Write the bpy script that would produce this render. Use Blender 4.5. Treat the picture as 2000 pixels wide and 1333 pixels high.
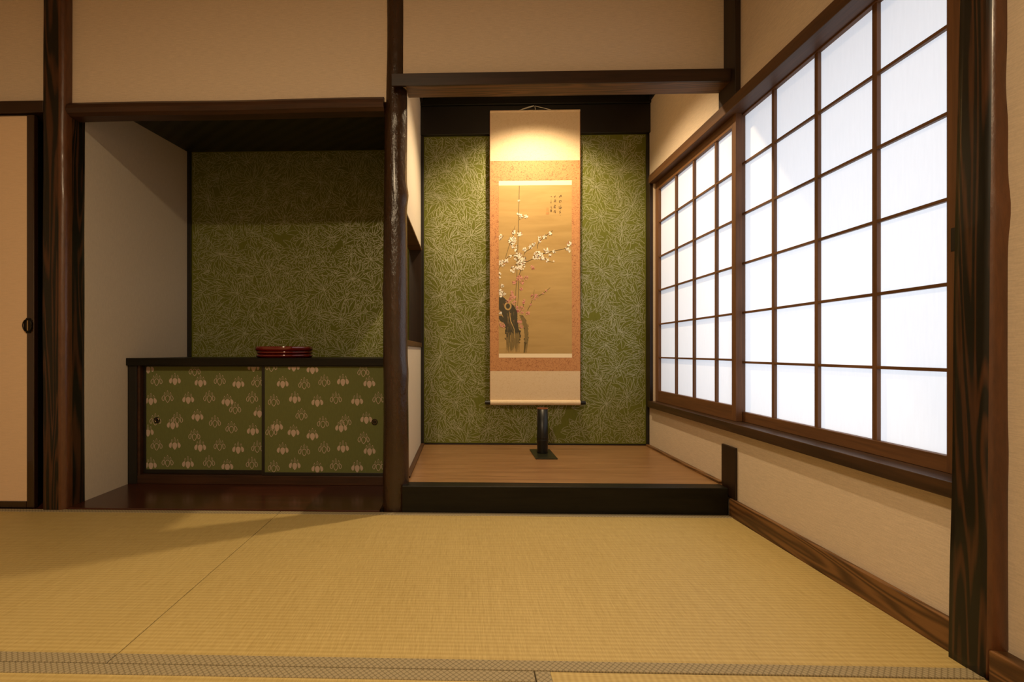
import bpy, math, random
import numpy as np
from mathutils import Vector
S = bpy.context.scene
for o in list(bpy.data.objects):
    bpy.data.objects.remove(o, do_unlink=True)
COL = S.collection
PI = math.pi

# ------------------------------------------------------------------ camera
cam = bpy.data.cameras.new('camera'); co = bpy.data.objects.new('camera', cam); COL.objects.link(co)
cam.sensor_fit = 'HORIZONTAL'; cam.sensor_width = 36.0
cam.lens = 930.0 / 2000.0 * 36.0
cam.shift_x = (1000 - 881) / 2000.0
cam.shift_y = (687 - 666.5) / 2000.0
cam.clip_start = 0.02
co.location = (0, 0, 0.65)
co.rotation_euler = (PI / 2, 0, math.atan(0.0266))
S.camera = co

# ------------------------------------------------------------------ view
S.view_settings.view_transform = 'Standard'
S.view_settings.look = 'None'
S.view_settings.gamma = 1.0
S.view_settings.use_curve_mapping = False
S.view_settings.exposure = 0.0
S.cycles.use_denoising = True
S.cycles.max_bounces = 10
S.cycles.diffuse_bounces = 6
S.cycles.transmission_bounces = 6
S.cycles.sample_clamp_indirect = 6.0

# ------------------------------------------------------------------ world (daylight outside the shoji)
W = bpy.data.worlds.new('daylight'); S.world = W; W.use_nodes = True
bg = W.node_tree.nodes['Background']
bg.inputs[0].default_value = (0.80, 0.88, 1.0, 1)
bg.inputs[1].default_value = 0.45

def light(name, kind, loc, energy, color, **kw):
    l = bpy.data.lights.new(name, kind); l.energy = energy; l.color = color
    for k, v in kw.items():
        if k not in ('rot',): setattr(l, k, v)
    o = bpy.data.objects.new(name, l); COL.objects.link(o); o.location = loc
    if 'rot' in kw: o.rotation_euler = kw['rot']
    return o
# soft daylight falling on the outside of the paper windows
light('window_daylight', 'AREA', (1.95, 1.55, 0.85), 33, (0.79, 0.875, 1.0), shape='RECTANGLE', size=1.5, size_y=1.9,
      rot=(0, PI / 2, 0))
# warm downlight in the ceiling of the tokonoma
light('alcove_downlight_lamp', 'SPOT', (0.40, 2.31, 2.175), 96, (1.0, 0.755, 0.46), spot_size=math.radians(126), spot_blend=0.6,
      shadow_soft_size=0.022)
# warm ceiling lamp of the room
light('room_lamp', 'AREA', (-0.45, -0.35, 2.24), 54, (1.0, 0.76, 0.47), shape='DISK', size=0.28)

# ------------------------------------------------------------------ materials
def newmat(name):
    m = bpy.data.materials.new(name); m.use_nodes = True
    nt = m.node_tree; b = nt.nodes['Principled BSDF']
    return m, nt, b
def ramp(nt, fac, stops):
    r = nt.nodes.new('ShaderNodeValToRGB'); e = r.color_ramp.elements
    while len(e) > 1: e.remove(e[-1])
    e[0].position = stops[0][0]; e[0].color = (*stops[0][1], 1)
    for p, c in stops[1:]:
        x = e.new(p); x.color = (*c, 1)
    nt.links.new(fac, r.inputs[0]); return r.outputs[0]
def coords(nt, scale, rot=(0, 0, 0)):
    tc = nt.nodes.new('ShaderNodeTexCoord'); mp = nt.nodes.new('ShaderNodeMapping')
    mp.inputs['Scale'].default_value = scale; mp.inputs['Rotation'].default_value = rot
    nt.links.new(tc.outputs['Object'], mp.inputs[0]); return mp.outputs[0]
def noise(nt, vec, scale=1.0, detail=3.0, rough=0.5, dist=0.0):
    n = nt.nodes.new('ShaderNodeTexNoise'); n.inputs['Scale'].default_value = scale
    n.inputs['Detail'].default_value = detail; n.inputs['Roughness'].default_value = rough
    n.inputs['Distortion'].default_value = dist
    nt.links.new(vec, n.inputs['Vector']); return n.outputs['Fac']
def bump(nt, b, h, strength=0.2, dist=0.001):
    n = nt.nodes.new('ShaderNodeBump'); n.inputs['Strength'].default_value = strength
    n.inputs['Distance'].default_value = dist
    nt.links.new(h, n.inputs['Height']); nt.links.new(n.outputs[0], b.inputs['Normal'])
def math_(nt, op, a, b=None, c=None):
    n = nt.nodes.new('ShaderNodeMath'); n.operation = op
    for i, v in enumerate((a, b, c)):
        if v is None: continue
        if isinstance(v, (int, float)): n.inputs[i].default_value = v
        else: nt.links.new(v, n.inputs[i])
    return n.outputs[0]
def mixc(nt, fac, a, b):
    n = nt.nodes.new('ShaderNodeMix'); n.data_type = 'RGBA'
    if isinstance(fac, float): n.inputs[0].default_value = fac
    else: nt.links.new(fac, n.inputs[0])
    for i, v in ((6, a), (7, b)):
        if isinstance(v, tuple): n.inputs[i].default_value = (*v, 1)
        else: nt.links.new(v, n.inputs[i])
    return n.outputs[2]

def plain(name, col, rough=0.5, metal=0.0, spec=0.5, coat=0.0):
    m, nt, b = newmat(name)
    b.inputs['Base Color'].default_value = (*col, 1); b.inputs['Roughness'].default_value = rough
    b.inputs['Metallic'].default_value = metal; b.inputs['Specular IOR Level'].default_value = spec
    b.inputs['Coat Weight'].default_value = coat
    return m

def wood(name, dark, light_, axis='z', rough=0.45, scale=1.0, bs=0.25, contrast=(0.3, 0.7), spec=0.4, coat=0.0, fine=0.35):
    m, nt, b = newmat(name)
    k = 28.0 * scale; a = 1.6 * scale
    sc = {'x': (a, k, k), 'y': (k, a, k), 'z': (k, k, a)}[axis]
    v = coords(nt, sc)
    n1 = noise(nt, v, 1.0, 5.0, 0.6, 0.7)
    sc2 = tuple(s * 5 for s in sc)
    n2 = noise(nt, coords(nt, sc2), 1.0, 2.0, 0.6)
    f = math_(nt, 'ADD', math_(nt, 'MULTIPLY', n1, 1.0 - fine), math_(nt, 'MULTIPLY', n2, fine))
    c = ramp(nt, f, [(contrast[0], dark), (contrast[1], light_)])
    nt.links.new(c, b.inputs['Base Color'])
    b.inputs['Roughness'].default_value = rough; b.inputs['Specular IOR Level'].default_value = spec
    b.inputs['Coat Weight'].default_value = coat; b.inputs['Coat Roughness'].default_value = 0.15
    bump(nt, b, f, bs, 0.001)
    return m

def ringwood(name, dark, light_, stretch=(9, 9, 0.9), rough=0.4, coat=0.0, freq=1.6, lo=0.2, hi=0.85):
    """flat sawn plank with flowing cathedral grain"""
    m, nt, b = newmat(name)
    v = coords(nt, stretch)
    n1 = noise(nt, v, 0.8, 2.0, 0.45, 0.4)
    s = math_(nt, 'SINE', math_(nt, 'MULTIPLY', n1, 60.0 * freq / 1.6))
    s = math_(nt, 'MULTIPLY_ADD', s, 0.5, 0.5)
    n2 = noise(nt, coords(nt, tuple(q * 18 for q in stretch)), 1.0, 2.0)
    f = math_(nt, 'ADD', math_(nt, 'MULTIPLY', s, 0.65), math_(nt, 'MULTIPLY', n2, 0.35))
    nt.links.new(ramp(nt, f, [(lo, light_), (hi, dark)]), b.inputs['Base Color'])
    b.inputs['Roughness'].default_value = rough; b.inputs['Coat Weight'].default_value = coat
    b.inputs['Specular IOR Level'].default_value = 0.35
    bump(nt, b, f, 0.15, 0.001)
    return m

def wallpaper(name, col, threads='h', axis='x', amp=0.06):
    """woven paper wall covering with fine raised threads"""
    m, nt, b = newmat(name)
    if threads == 'h':
        sc = (30, 30, 480)
    else:
        sc = (420, 420, 40)
    n1 = noise(nt, coords(nt, sc), 1.0, 2.0, 0.6)
    n2 = noise(nt, coords(nt, (260, 260, 260)), 1.0, 2.0, 0.6)
    n3 = noise(nt, coords(nt, (3, 3, 3)), 1.0, 3.0, 0.6)
    f = math_(nt, 'ADD', math_(nt, 'MULTIPLY', n1, 0.65), math_(nt, 'MULTIPLY', n2, 0.35))
    c1 = tuple(x * (1 - amp * 1.6) for x in col); c2 = tuple(min(1, x * (1 + amp * 1.6)) for x in col)
    c = ramp(nt, f, [(0.36, c1), (0.66, c2)])
    nt.links.new(c, b.inputs['Base Color'])
    b.inputs['Roughness'].default_value = 0.75; b.inputs['Specular IOR Level'].default_value = 0.2
    bump(nt, b, f, 0.35, 0.0008)
    return m

M = {}
M['plaster'] = wallpaper('cream wallcovering', (0.61, 0.505, 0.385))
M['plaster_v'] = wallpaper('grey beige wallcovering', (0.56, 0.49, 0.39), 'v', amp=0.04)
M['green'] = wallpaper('olive green wallpaper', (0.122, 0.130, 0.016), 'v', amp=0.10)
M['silver'] = plain('silver printed line', (0.37, 0.37, 0.235), 0.40, 0.3, 0.5)
M['darkwood'] = wood('dark stained wood', (0.007, 0.004, 0.002), (0.030, 0.013, 0.006), 'z', 0.42)
M['darkwood_x'] = wood('dark stained beam wood', (0.010, 0.005, 0.002), (0.042, 0.017, 0.007), 'x', 0.42)
M['lintel'] = wood('red brown lintel wood', (0.015, 0.006, 0.003), (0.065, 0.025, 0.010), 'x', 0.42, scale=0.8)
M['soffit'] = ringwood('mid brown beam wood', (0.055, 0.024, 0.008), (0.13, 0.055, 0.016), (1.2, 16, 16), 0.5, freq=2.2)
M['black_x'] = wood('black lacquered timber', (0.003, 0.0025, 0.0015), (0.012, 0.010, 0.005), 'x', 0.42, scale=2.0, spec=0.2)
M['black'] = plain('black brown wood', (0.007, 0.005, 0.003), 0.45)
M['frame'] = wood('shoji cedar', (0.075, 0.031, 0.011), (0.17, 0.074, 0.026), 'z', 0.5, bs=0.15)
M['frame_y'] = wood('shoji cedar rail', (0.075, 0.031, 0.011), (0.18, 0.078, 0.026), 'y', 0.5, bs=0.15)
M['kamoi'] = wood('window head wood', (0.035, 0.015, 0.005), (0.12, 0.05, 0.016), 'y', 0.5)
M['sill'] = wood('dark sill wood', (0.014, 0.007, 0.003), (0.07, 0.032, 0.012), 'y', 0.42)
M['base'] = ringwood('brown baseboard cedar', (0.065, 0.030, 0.010), (0.19, 0.090, 0.030), (14, 1.0, 14), 0.42, freq=2.4)
M['tokofloor'] = wood('honey brown veneer', (0.185, 0.092, 0.035), (0.31, 0.168, 0.070), 'x', 0.32, scale=1.3, bs=0.04, contrast=(0.36, 0.64))
M['jiita'] = wood('dark red lacquered board', (0.028, 0.007, 0.003), (0.065, 0.017, 0.008), 'x', 0.26, bs=0.03, coat=0.3)
M['ceil'] = plain('aged dark boards', (0.010, 0.009, 0.006), 0.6)
M['shell'] = plain('beige painted board', (0.50, 0.40, 0.28), 0.8)
M['fusuma'] = wallpaper('fusuma paper', (0.68, 0.50, 0.33), 'h', amp=0.03)
M['lacquer'] = plain('dark brown lacquer', (0.022, 0.009, 0.004), 0.16, 0, 0.5, 0.6)
M['red'] = plain('red lacquer', (0.12, 0.006, 0.004), 0.14, 0, 0.5, 0.8)
M['iron'] = plain('dark iron', (0.02, 0.016, 0.012), 0.35, 0.7)
M['brass'] = plain('worn brass', (0.50, 0.36, 0.18), 0.28, 0.9)
M['vase'] = plain('black lacquered bamboo', (0.004, 0.004, 0.003), 0.38, 0, 0.4, 0.0)
M['copper'] = plain('copper rim', (0.75, 0.34, 0.18), 0.3, 0.9)
M['cord'] = plain('pale cord', (0.55, 0.50, 0.38), 0.8)
M['doorgreen'] = wallpaper('sage green door paper', (0.125, 0.138, 0.045), 'v', amp=0.05)
M['crest'] = plain('pale mica print', (0.44, 0.34, 0.27), 0.5)

def post_mat(name, dark, light_, rough=0.22, bs=0.7):
    m, nt, b = newmat(name)
    n1 = noise(nt, coords(nt, (14, 14, 2.2)), 1.0, 5, 0.6, 1.0)
    n2 = noise(nt, coords(nt, (120, 120, 26)), 1.0, 3, 0.6)
    f = math_(nt, 'ADD', math_(nt, 'MULTIPLY', n1, 0.7), math_(nt, 'MULTIPLY', n2, 0.3))
    nt.links.new(ramp(nt, f, [(0.3, dark), (0.7, light_)]), b.inputs['Base Color'])
    b.inputs['Roughness'].default_value = rough; b.inputs['Coat Weight'].default_value = 0.25
    b.inputs['Coat Roughness'].default_value = 0.18
    n3 = noise(nt, coords(nt, (70, 70, 30)), 1.0, 4, 0.6)
    bump(nt, b, n3, bs, 0.005)
    return m
M['log'] = post_mat('polished bark log', (0.010, 0.005, 0.002), (0.048, 0.020, 0.008), 0.26)
M['bark'] = post_mat('polished reddish bark', (0.040, 0.014, 0.005), (0.13, 0.047, 0.015), 0.38, 0.22)
M['grainpost'] = ringwood('charred grain post face', (0.007, 0.006, 0.003), (0.068, 0.026, 0.009), (15, 15, 1.0), 0.42, 0.1, freq=2.2, lo=0.1, hi=0.55)

# shoji paper: translucent, lit by the daylight behind it
m, nt, b = newmat('shoji paper'); nt.nodes.remove(b)
out = nt.nodes['Material Output']
d = nt.nodes.new('ShaderNodeBsdfDiffuse'); t = nt.nodes.new('ShaderNodeBsdfTranslucent'); mx = nt.nodes.new('ShaderNodeMixShader')
nn = noise(nt, coords(nt, (20, 160, 14)), 1.0, 3, 0.6)
cc = ramp(nt, nn, [(0.3, (0.86, 0.86, 0.86)), (0.7, (0.89, 0.89, 0.89))])
nt.links.new(cc, d.inputs[0]); nt.links.new(cc, t.inputs[0])
mx.inputs[0].default_value = 0.45
nt.links.new(d.outputs[0], mx.inputs[1]); nt.links.new(t.outputs[0], mx.inputs[2]); nt.links.new(mx.outputs[0], out.inputs[0])
M['paper'] = m

def tatami_mat(name, reed='y'):
    """igusa reeds run along `reed`; warp ribs cross them every 15 mm"""
    m, nt, b = newmat(name)
    tc = nt.nodes.new('ShaderNodeTexCoord'); sp = nt.nodes.new('ShaderNodeSeparateXYZ')
    nt.links.new(tc.outputs['Object'], sp.inputs[0])
    along = sp.outputs['Y'] if reed == 'y' else sp.outputs['X']
    sc = (520, 26, 1) if reed == 'y' else (26, 520, 1)
    n1 = noise(nt, coords(nt, sc), 1.0, 2, 0.6)
    sc = (190, 3.0, 1) if reed == 'y' else (3.0, 190, 1)
    n2 = noise(nt, coords(nt, sc), 1.0, 2, 0.6)
    n3 = noise(nt, coords(nt, (2.2, 1.6, 1)), 1.0, 3, 0.6)
    rib = math_(nt, 'SINE', math_(nt, 'MULTIPLY', along, 2 * PI / 0.0135))
    rib = math_(nt, 'MULTIPLY_ADD', rib, 0.5, 0.5)
    f = math_(nt, 'ADD', math_(nt, 'MULTIPLY', n1, 0.50), math_(nt, 'MULTIPLY', n2, 0.24))
    f = math_(nt, 'ADD', f, math_(nt, 'MULTIPLY', n3, 0.13))
    f = math_(nt, 'ADD', f, math_(nt, 'MULTIPLY', rib, 0.13))
    c = ramp(nt, f, [(0.33, (0.36, 0.255, 0.085)), (0.50, (0.445, 0.328, 0.122)), (0.68, (0.535, 0.405, 0.165))])
    nt.links.new(c, b.inputs['Base Color'])
    b.inputs['Roughness'].default_value = 0.5; b.inputs['Specular IOR Level'].default_value = 0.3
    h = math_(nt, 'ADD', math_(nt, 'MULTIPLY', rib, 0.5), math_(nt, 'MULTIPLY', n1, 0.6))
    bump(nt, b, h, 0.3, 0.0008)
    return m
M['tatami'] = tatami_mat('tatami rush, reeds across', 'y')
M['tatami2'] = tatami_mat('tatami rush, reeds lengthwise turned', 'x')
# heri cloth: staggered pale dots on olive
m, nt, b = newmat('tatami border cloth')
tc = nt.nodes.new('ShaderNodeTexCoord'); sp = nt.nodes.new('ShaderNodeSeparateXYZ'); nt.links.new(tc.outputs['Object'], sp.inputs[0])
a = math_(nt, 'SINE', math_(nt, 'MULTIPLY', math_(nt, 'ADD', sp.outputs['X'], sp.outputs['Y']), PI / 0.0125))
c_ = math_(nt, 'SINE', math_(nt, 'MULTIPLY', math_(nt, 'SUBTRACT', sp.outputs['X'], sp.outputs['Y']), PI / 0.0125))
f = math_(nt, 'ABSOLUTE', math_(nt, 'MULTIPLY', a, c_))
nt.links.new(ramp(nt, f, [(0.05, (0.18, 0.14, 0.072)), (0.45, (0.32, 0.26, 0.15))]), b.inputs['Base Color'])
b.inputs['Roughness'].default_value = 0.7
bump(nt, b, f, 0.3, 0.0006)
M['heri'] = m

def brocade(name, base, line, scale, width=0.02):
    """woven curling vine lines: contour lines of a smooth field"""
    m, nt, b = newmat(name)
    n1 = noise(nt, coords(nt, (1, 1, 1)), scale, 1.0, 0.4, 1.2)
    f = math_(nt, 'ABSOLUTE', math_(nt, 'SUBTRACT', n1, 0.5))
    nt.links.new(ramp(nt, f, [(width * 0.6, line), (width * 2.0, base)]), b.inputs['Base Color'])
    b.inputs['Roughness'].default_value = 0.55; b.inputs['Specular IOR Level'].default_value = 0.3
    return m
M['brocade'] = brocade('orange brocade', (0.49, 0.235, 0.09), (0.27, 0.10, 0.038), 66, 0.018)
M['heaven'] = brocade('pale gold silk', (0.66, 0.51, 0.32), (0.62, 0.465, 0.28), 50, 0.025)
M['strip'] = plain('cream silk strip', (0.80, 0.66, 0.42), 0.5)
m, nt, b = newmat('aged gold painting silk')
nA = noise(nt, coords(nt, (3, 3, 22)), 1.0, 4, 0.6, 0.6)
nt.links.new(ramp(nt, nA, [(0.3, (0.36, 0.225, 0.065)), (0.7, (0.44, 0.285, 0.092))]), b.inputs['Base Color'])
b.inputs['Roughness'].default_value = 0.6
M['silk'] = m
M['ink'] = plain('dark olive ink', (0.045, 0.034, 0.010), 0.7)
M['inkmid'] = plain('diluted olive ink', (0.17, 0.115, 0.030), 0.7)
M['inkbrown'] = plain('brown ink wash', (0.115, 0.062, 0.018), 0.7)
M['white'] = plain('white shell pigment', (0.88, 0.83, 0.66), 0.7)
M['pink'] = plain('pink pigment', (0.66, 0.30, 0.22), 0.7)
M['crimson'] = plain('crimson pigment', (0.36, 0.07, 0.07), 0.7)
M['seal'] = plain('faded seal red', (0.62, 0.26, 0.08), 0.7)

# ------------------------------------------------------------------ mesh helpers
class MB:
    def __init__(s): s.v = []; s.f = []; s.m = []
    def quad(s, pts, mi=0):
        n = len(s.v); s.v += [tuple(p) for p in pts]; s.f.append(tuple(range(n, n + len(pts)))); s.m.append(mi); return s
    def box(s, x0, x1, y0, y1, z0, z1, mi=0):
        n = len(s.v)
        s.v += [(x0, y0, z0), (x1, y0, z0), (x1, y1, z0), (x0, y1, z0), (x0, y0, z1), (x1, y0, z1), (x1, y1, z1), (x0, y1, z1)]
        for q in ((0, 3, 2, 1), (4, 5, 6, 7), (0, 1, 5, 4), (1, 2, 6, 5), (2, 3, 7, 6), (3, 0, 4, 7)):
            s.f.append(tuple(n + i for i in q)); s.m.append(mi)
        return s
    def rings(s, rings, mi=0, cap=True, mfun=None):
        n = len(s.v); k = len(rings[0])
        for r in rings: s.v += [tuple(p) for p in r]
        for i in range(len(rings) - 1):
            for j in range(k):
                a = n + i * k + j; b = n + i * k + (j + 1) % k
                s.f.append((a, b, b + k, a + k)); s.m.append(mfun(j) if mfun else mi)
        if cap:
            s.f.append(tuple(n + j for j in reversed(range(k)))); s.m.append(mi)
            s.f.append(tuple(n + (len(rings) - 1) * k + j for j in range(k))); s.m.append(mi)
        return s
    def lathe(s, cx, cy, prof, seg=40, mi=0, rf=None, cap=True):
        R = []
        for r, z in prof:
            R.append([(cx + r * (rf(a) if rf else 1) * math.cos(a), cy + r * (rf(a) if rf else 1) * math.sin(a), z)
                      for a in [2 * PI * i / seg for i in range(seg)]])
        return s.rings(R, mi, cap)
    def tube(s, pts, r, seg=10, mi=0):
        R = []
        pts = [Vector(p) for p in pts]
        for i, p in enumerate(pts):
            t = (pts[min(i + 1, len(pts) - 1)] - pts[max(i - 1, 0)]).normalized()
            a = t.cross(Vector((0.13, 0.21, 0.97))).normalized(); b = t.cross(a)
            R.append([p + a * r * math.cos(q) + b * r * math.sin(q) for q in [2 * PI * k / seg for k in range(seg)]])
        return s.rings(R, mi)
    def build(s, name, mats, parent=None, origin=None, bevel=0.0, smooth=False, segs=2):
        if origin is None:
            xs = [p[0] for p in s.v]; ys = [p[1] for p in s.v]; zs = [p[2] for p in s.v]
            origin = ((min(xs) + max(xs)) / 2, (min(ys) + max(ys)) / 2, min(zs))
        me = bpy.data.meshes.new(name)
        me.from_pydata([(p[0] - origin[0], p[1] - origin[1], p[2] - origin[2]) for p in s.v], [], s.f)
        if not isinstance(mats, (list, tuple)): mats = [mats]
        for mm in mats: me.materials.append(mm)
        for p, i in zip(me.polygons, s.m):
            p.material_index = i
            p.use_smooth = smooth
        me.update()
        o = bpy.data.objects.new(name, me); COL.objects.link(o)
        o.location = origin
        if parent is not None:
            o.parent = parent
            o.location = Vector(origin) - world_loc(parent)
        if bevel > 0:
            b = o.modifiers.new('bevel', 'BEVEL'); b.width = bevel; b.segments = segs; b.limit_method = 'ANGLE'
            b.angle_limit = math.radians(50)
        return o
def world_loc(o):
    v = Vector(o.location)
    while o.parent is not None:
        o = o.parent; v += Vector(o.location)
    return v
def tag(o, label, cat, group=None, kind=None):
    o['label'] = label; o['category'] = cat
    if group: o['group'] = group
    if kind: o['kind'] = kind
    return o
def st(o, label, cat): return tag(o, label, cat, None, 'structure')
def thing(name, loc, label, cat, group=None, kind=None):
    o = bpy.data.objects.new(name, None); COL.objects.link(o); o.location = loc
    o.empty_display_size = 0.1
    return tag(o, label, cat, group, kind)
def box(name, b, mat, parent=None, bevel=0.0015):
    return MB().box(*b).build(name, mat, parent, bevel=bevel)

# key planes, metres: camera stands at (0,0), room's right wall at XR
XR = 1.068
YB = 2.78          # back walls of both alcoves
YP = 1.945         # plaster face of the front wall above the beams
ZC = 2.36
ZK = 0.107         # raised floor height

# ------------------------------------------------------------------ floor, ceiling, shell
st(box('floor', (-2.8, 1.15, -1.7, 2.86, -0.12, -0.055), M['shell'], bevel=0), 'boards beneath the straw mats', 'floor')
st(box('ceiling', (-2.8, 1.15, -1.7, 2.86, ZC, ZC + 0.06), M['shell'], bevel=0), 'room ceiling above the front wall', 'ceiling')
st(box('wall_left', (-2.86, -2.8, -1.7, 2.86, -0.12, ZC + 0.06), M['plaster'], bevel=0), 'cream wall at the far left of the room', 'wall')
st(box('wall_rear', (-2.8, 1.15, -1.76, -1.7, -0.12, ZC + 0.06), M['plaster'], bevel=0), 'cream wall facing the alcoves', 'wall')

# front wall (plaster above lintels) in three panels
st(box('wall_front', (-0.275, 1.046, YP, YP + 0.07, 1.7325, ZC), M['plaster'], bevel=0),
   'cream textured wall panel above the scroll alcove beam', 'wall')
st(box('wall_front', (-1.70, -0.29, YP, YP + 0.07, 1.675, ZC), M['plaster'], bevel=0),
   'cream textured wall panel above the lintel of the dark left alcove', 'wall')
st(box('wall_front', (-2.8, -1.72, YP, YP + 0.07, 1.665, ZC), M['plaster'], bevel=0),
   'cream textured wall panel above the sliding door at the left edge', 'wall')

# right wall: one mesh with the window opening cut (pieces around it)
Y0w, Y1w = 1.045, 2.715
ZW0, ZW1 = 0.345, 1.615
r = MB()
r.box(XR, 1.15, -1.7, YB + 0.08, -0.055, ZW0)
r.box(XR, 1.15, -1.7, YB + 0.08, ZW1, ZC)
r.box(XR, 1.15, -1.7, Y0w, ZW0, ZW1)
r.box(XR, 1.15, Y1w, YB + 0.08, ZW0, ZW1)
st(r.build('wall_right', M['plaster']), 'cream textured wall around the paper windows on the right', 'wall')

# ------------------------------------------------------------------ tatami mats
def heri(mb, x0, x1, y0, y1): mb.box(x0, x1, y0, y1, -0.01, 0.0012)
def tatami(x0, x1, y0, y1, borders, mat, label):
    t = thing('tatami_mat', ((x0 + x1) / 2, (y0 + y1) / 2, -0.055), label, 'tatami mat', 'tatami mats on the floor')
    g = 0.0012
    ex0, ex1, ey0, ey1 = x0 + g, x1 - g, y0 + g, y1 - g
    w = 0.031
    sx0, sx1, sy0, sy1 = ex0, ex1, ey0, ey1
    if 'n' in borders: sy0 += w
    if 'f' in borders: sy1 -= w
    if 'l' in borders: sx0 += w
    if 'r' in borders: sx1 -= w
    MB().box(sx0, sx1, sy0, sy1, -0.055, 0.0).build('rush_surface', mat, t, bevel=0.0015)
    for e in borders:
        bb = {'n': (ex0, ex1, ey0, sy0), 'f': (ex0, ex1, sy1, ey1), 'l': (ex0, sx0, ey0, ey1), 'r': (sx1, ex1, ey0, ey1)}[e]
        MB().box(*bb, -0.055, 0.0012).build('cloth_border', M['heri'], t, bevel=0.0015)
    return t
XS = -0.744
tatami(XS - 1.81, XS, 0.972, 1.916, 'nf', M['tatami'], 'straw mat at the left, in front of the sliding door and dark alcove')
tatami(XS, 1.05, 0.972, 1.916, 'nf', M['tatami'], 'large straw mat in front of the scroll alcove, reaching the right wall')
tatami(-1.66, 0.143, 0.03, 0.972, 'nf', M['tatami'], 'straw mat cut off along the bottom left edge of the picture')
tatami(0.143, 1.034, -0.83, 0.972, 'l', M['tatami2'], 'straw mat turned lengthwise at the bottom right corner of the picture')

# ------------------------------------------------------------------ timber posts
def ngon_post(name, sect, z0, z1, nz, mats, mfun=None, wob=0.0, lean=(0, 0), seed=1, knots=(), taper=1.0, smooth=True):
    """sect: list of (x,y) about the centre; returns MB"""
    rnd = random.Random(seed)
    k = len(sect)
    cx = sum(p[0] for p in sect) / k; cy = sum(p[1] for p in sect) / k
    ph = [rnd.uniform(0, 6.28) for _ in range(12)]
    R = []
    for i in range(nz + 1):
        t = i / nz; z = z0 + (z1 - z0) * t
        ring = []
        for j, (x, y) in enumerate(sect):
            a = math.atan2(y - cy, x - cx)
            s = 1 + (taper - 1) * t
            w = 0
            for q in range(4):
                w += math.sin(z * (3.1 + 4.3 * q) + ph[q] + a * (1 + q % 3)) * (0.5 ** q)
            dx, dy = x - cx, y - cy
            L = math.hypot(dx, dy)
            g = s + wob * w / L if L else s
            for (kz, ka, kr, kh) in knots:
                da = (a - ka + PI) % (2 * PI) - PI
                g += kh / L * math.exp(-((z - kz) / kr) ** 2 - (da * 0.05 / kr) ** 2)
            ring.append((cx + dx * g + lean[0] * (z - z0), cy + dy * g + lean[1] * (z - z0), z))
        R.append(ring)
    mb = MB(); mb.rings(R, 0, True, mfun)
    return mb
# central alcove post: polished natural log
sect = [(-0.283 + 0.0545 * math.cos(a), 1.975 + 0.0545 * math.sin(a)) for a in [2 * PI * i / 40 for i in range(40)]]
o = ngon_post('p', sect, -0.05, 2.35, 130, None, wob=0.0016, seed=4, taper=0.80,
              knots=((1.30, -0.2, 0.035, 0.008), (1.18, -2.2, 0.03, 0.004), (0.56, -0.6, 0.05, 0.004), (1.62, -1.2, 0.035, 0.004),
                     (0.9, -2.9, 0.03, 0.004))).build('trim_1', M['log'], smooth=True)
st(o, 'round polished dark log post between the two alcoves', 'post')
# left post: flat grain face with a rounded bark corner
def menkawa(x0, x1, y0, y1, cr, corners):
    """rectangle with chosen rounded corners, ccw from (x0,y0)"""
    P = []
    def arc(cx, cy, a0, n=7):
        for i in range(n + 1):
            a = a0 + (PI / 2) * i / n
            P.append((cx + cr * math.cos(a), cy + cr * math.sin(a)))
    def side(p, q, n=5):
        for i in range(1, n):
            P.append((p[0] + (q[0] - p[0]) * i / n, p[1] + (q[1] - p[1]) * i / n))
    c = [(x0, y0), (x1, y0), (x1, y1), (x0, y1)]
    st_ = [PI, 1.5 * PI, 0, 0.5 * PI]
    off = [(1, 1), (-1, 1), (-1, -1), (1, -1)]
    for i in range(4):
        if i in corners: arc(c[i][0] + off[i][0] * cr, c[i][1] + off[i][1] * cr, st_[i])
        else: P.append(c[i])
        e = c[(i + 1) % 4]
        d = Vector((e[0] - P[-1][0], e[1] - P[-1][1])); 
        tgt = Vector(e) - d.normalized() * (cr if (i + 1) % 4 in corners else 0)
        side(P[-1], tuple(tgt))
    return P
sec = menkawa(-1.722, -1.634, 1.905, 2.010, 0.024, (1,))
def mf_left(j):
    x, y = sec[j]
    return 1 if (x > -1.660 and y < 1.932) else 0
o = ngon_post('p', sec, -0.05, 2.35, 90, None, mf_left, wob=0.0012, seed=8,
              knots=((1.45, -0.9, 0.03, 0.005), (1.28, -0.7, 0.025, 0.004), (0.75, -0.6, 0.03, 0.003))).build(
    'trim_2', [M['grainpost'], M['bark']], smooth=True)
st(o, 'dark timber post with a rounded reddish corner beside the sliding door', 'post')
# right post near the camera
sec3 = menkawa(1.031, 1.084, 0.970, 1.042, 0.011, (0, 1))
def mf_right(j):
    x, y = sec3[j]
    return 1 if (y < 0.9745 and x > 1.034) else 0
mbp = ngon_post('p', sec3, 0.0, 2.35, 110, None, mf_right, wob=0.0011, seed=11, lean=(0.0085, 0),
              knots=((0.93, -1.2, 0.05, 0.006), (1.1, -0.6, 0.04, 0.003), (1.18, -1.0, 0.06, -0.004), (0.45, -0.8, 0.05, 0.002)))
V = []
for (x, y, z) in mbp.v:     # the room side bulges, the far edge thins towards the top
    if y < 0.979 and z > 0.062:
        t_ = min(1, max(0, (x - 1.033 - 0.0085 * z) / 0.050)); y -= 0.007 * math.sin(PI * t_)
    if y > 0.98: y -= z / 1.3 * 0.0125 * (y - 0.97) / 0.072
    V.append((x, y, z))
mbp.v = V
o = mbp.build('trim_3', [M['grainpost'], M['bark']], smooth=True)
st(o, 'dark timber post with streaky grain at the right end of the paper windows', 'post')
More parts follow.
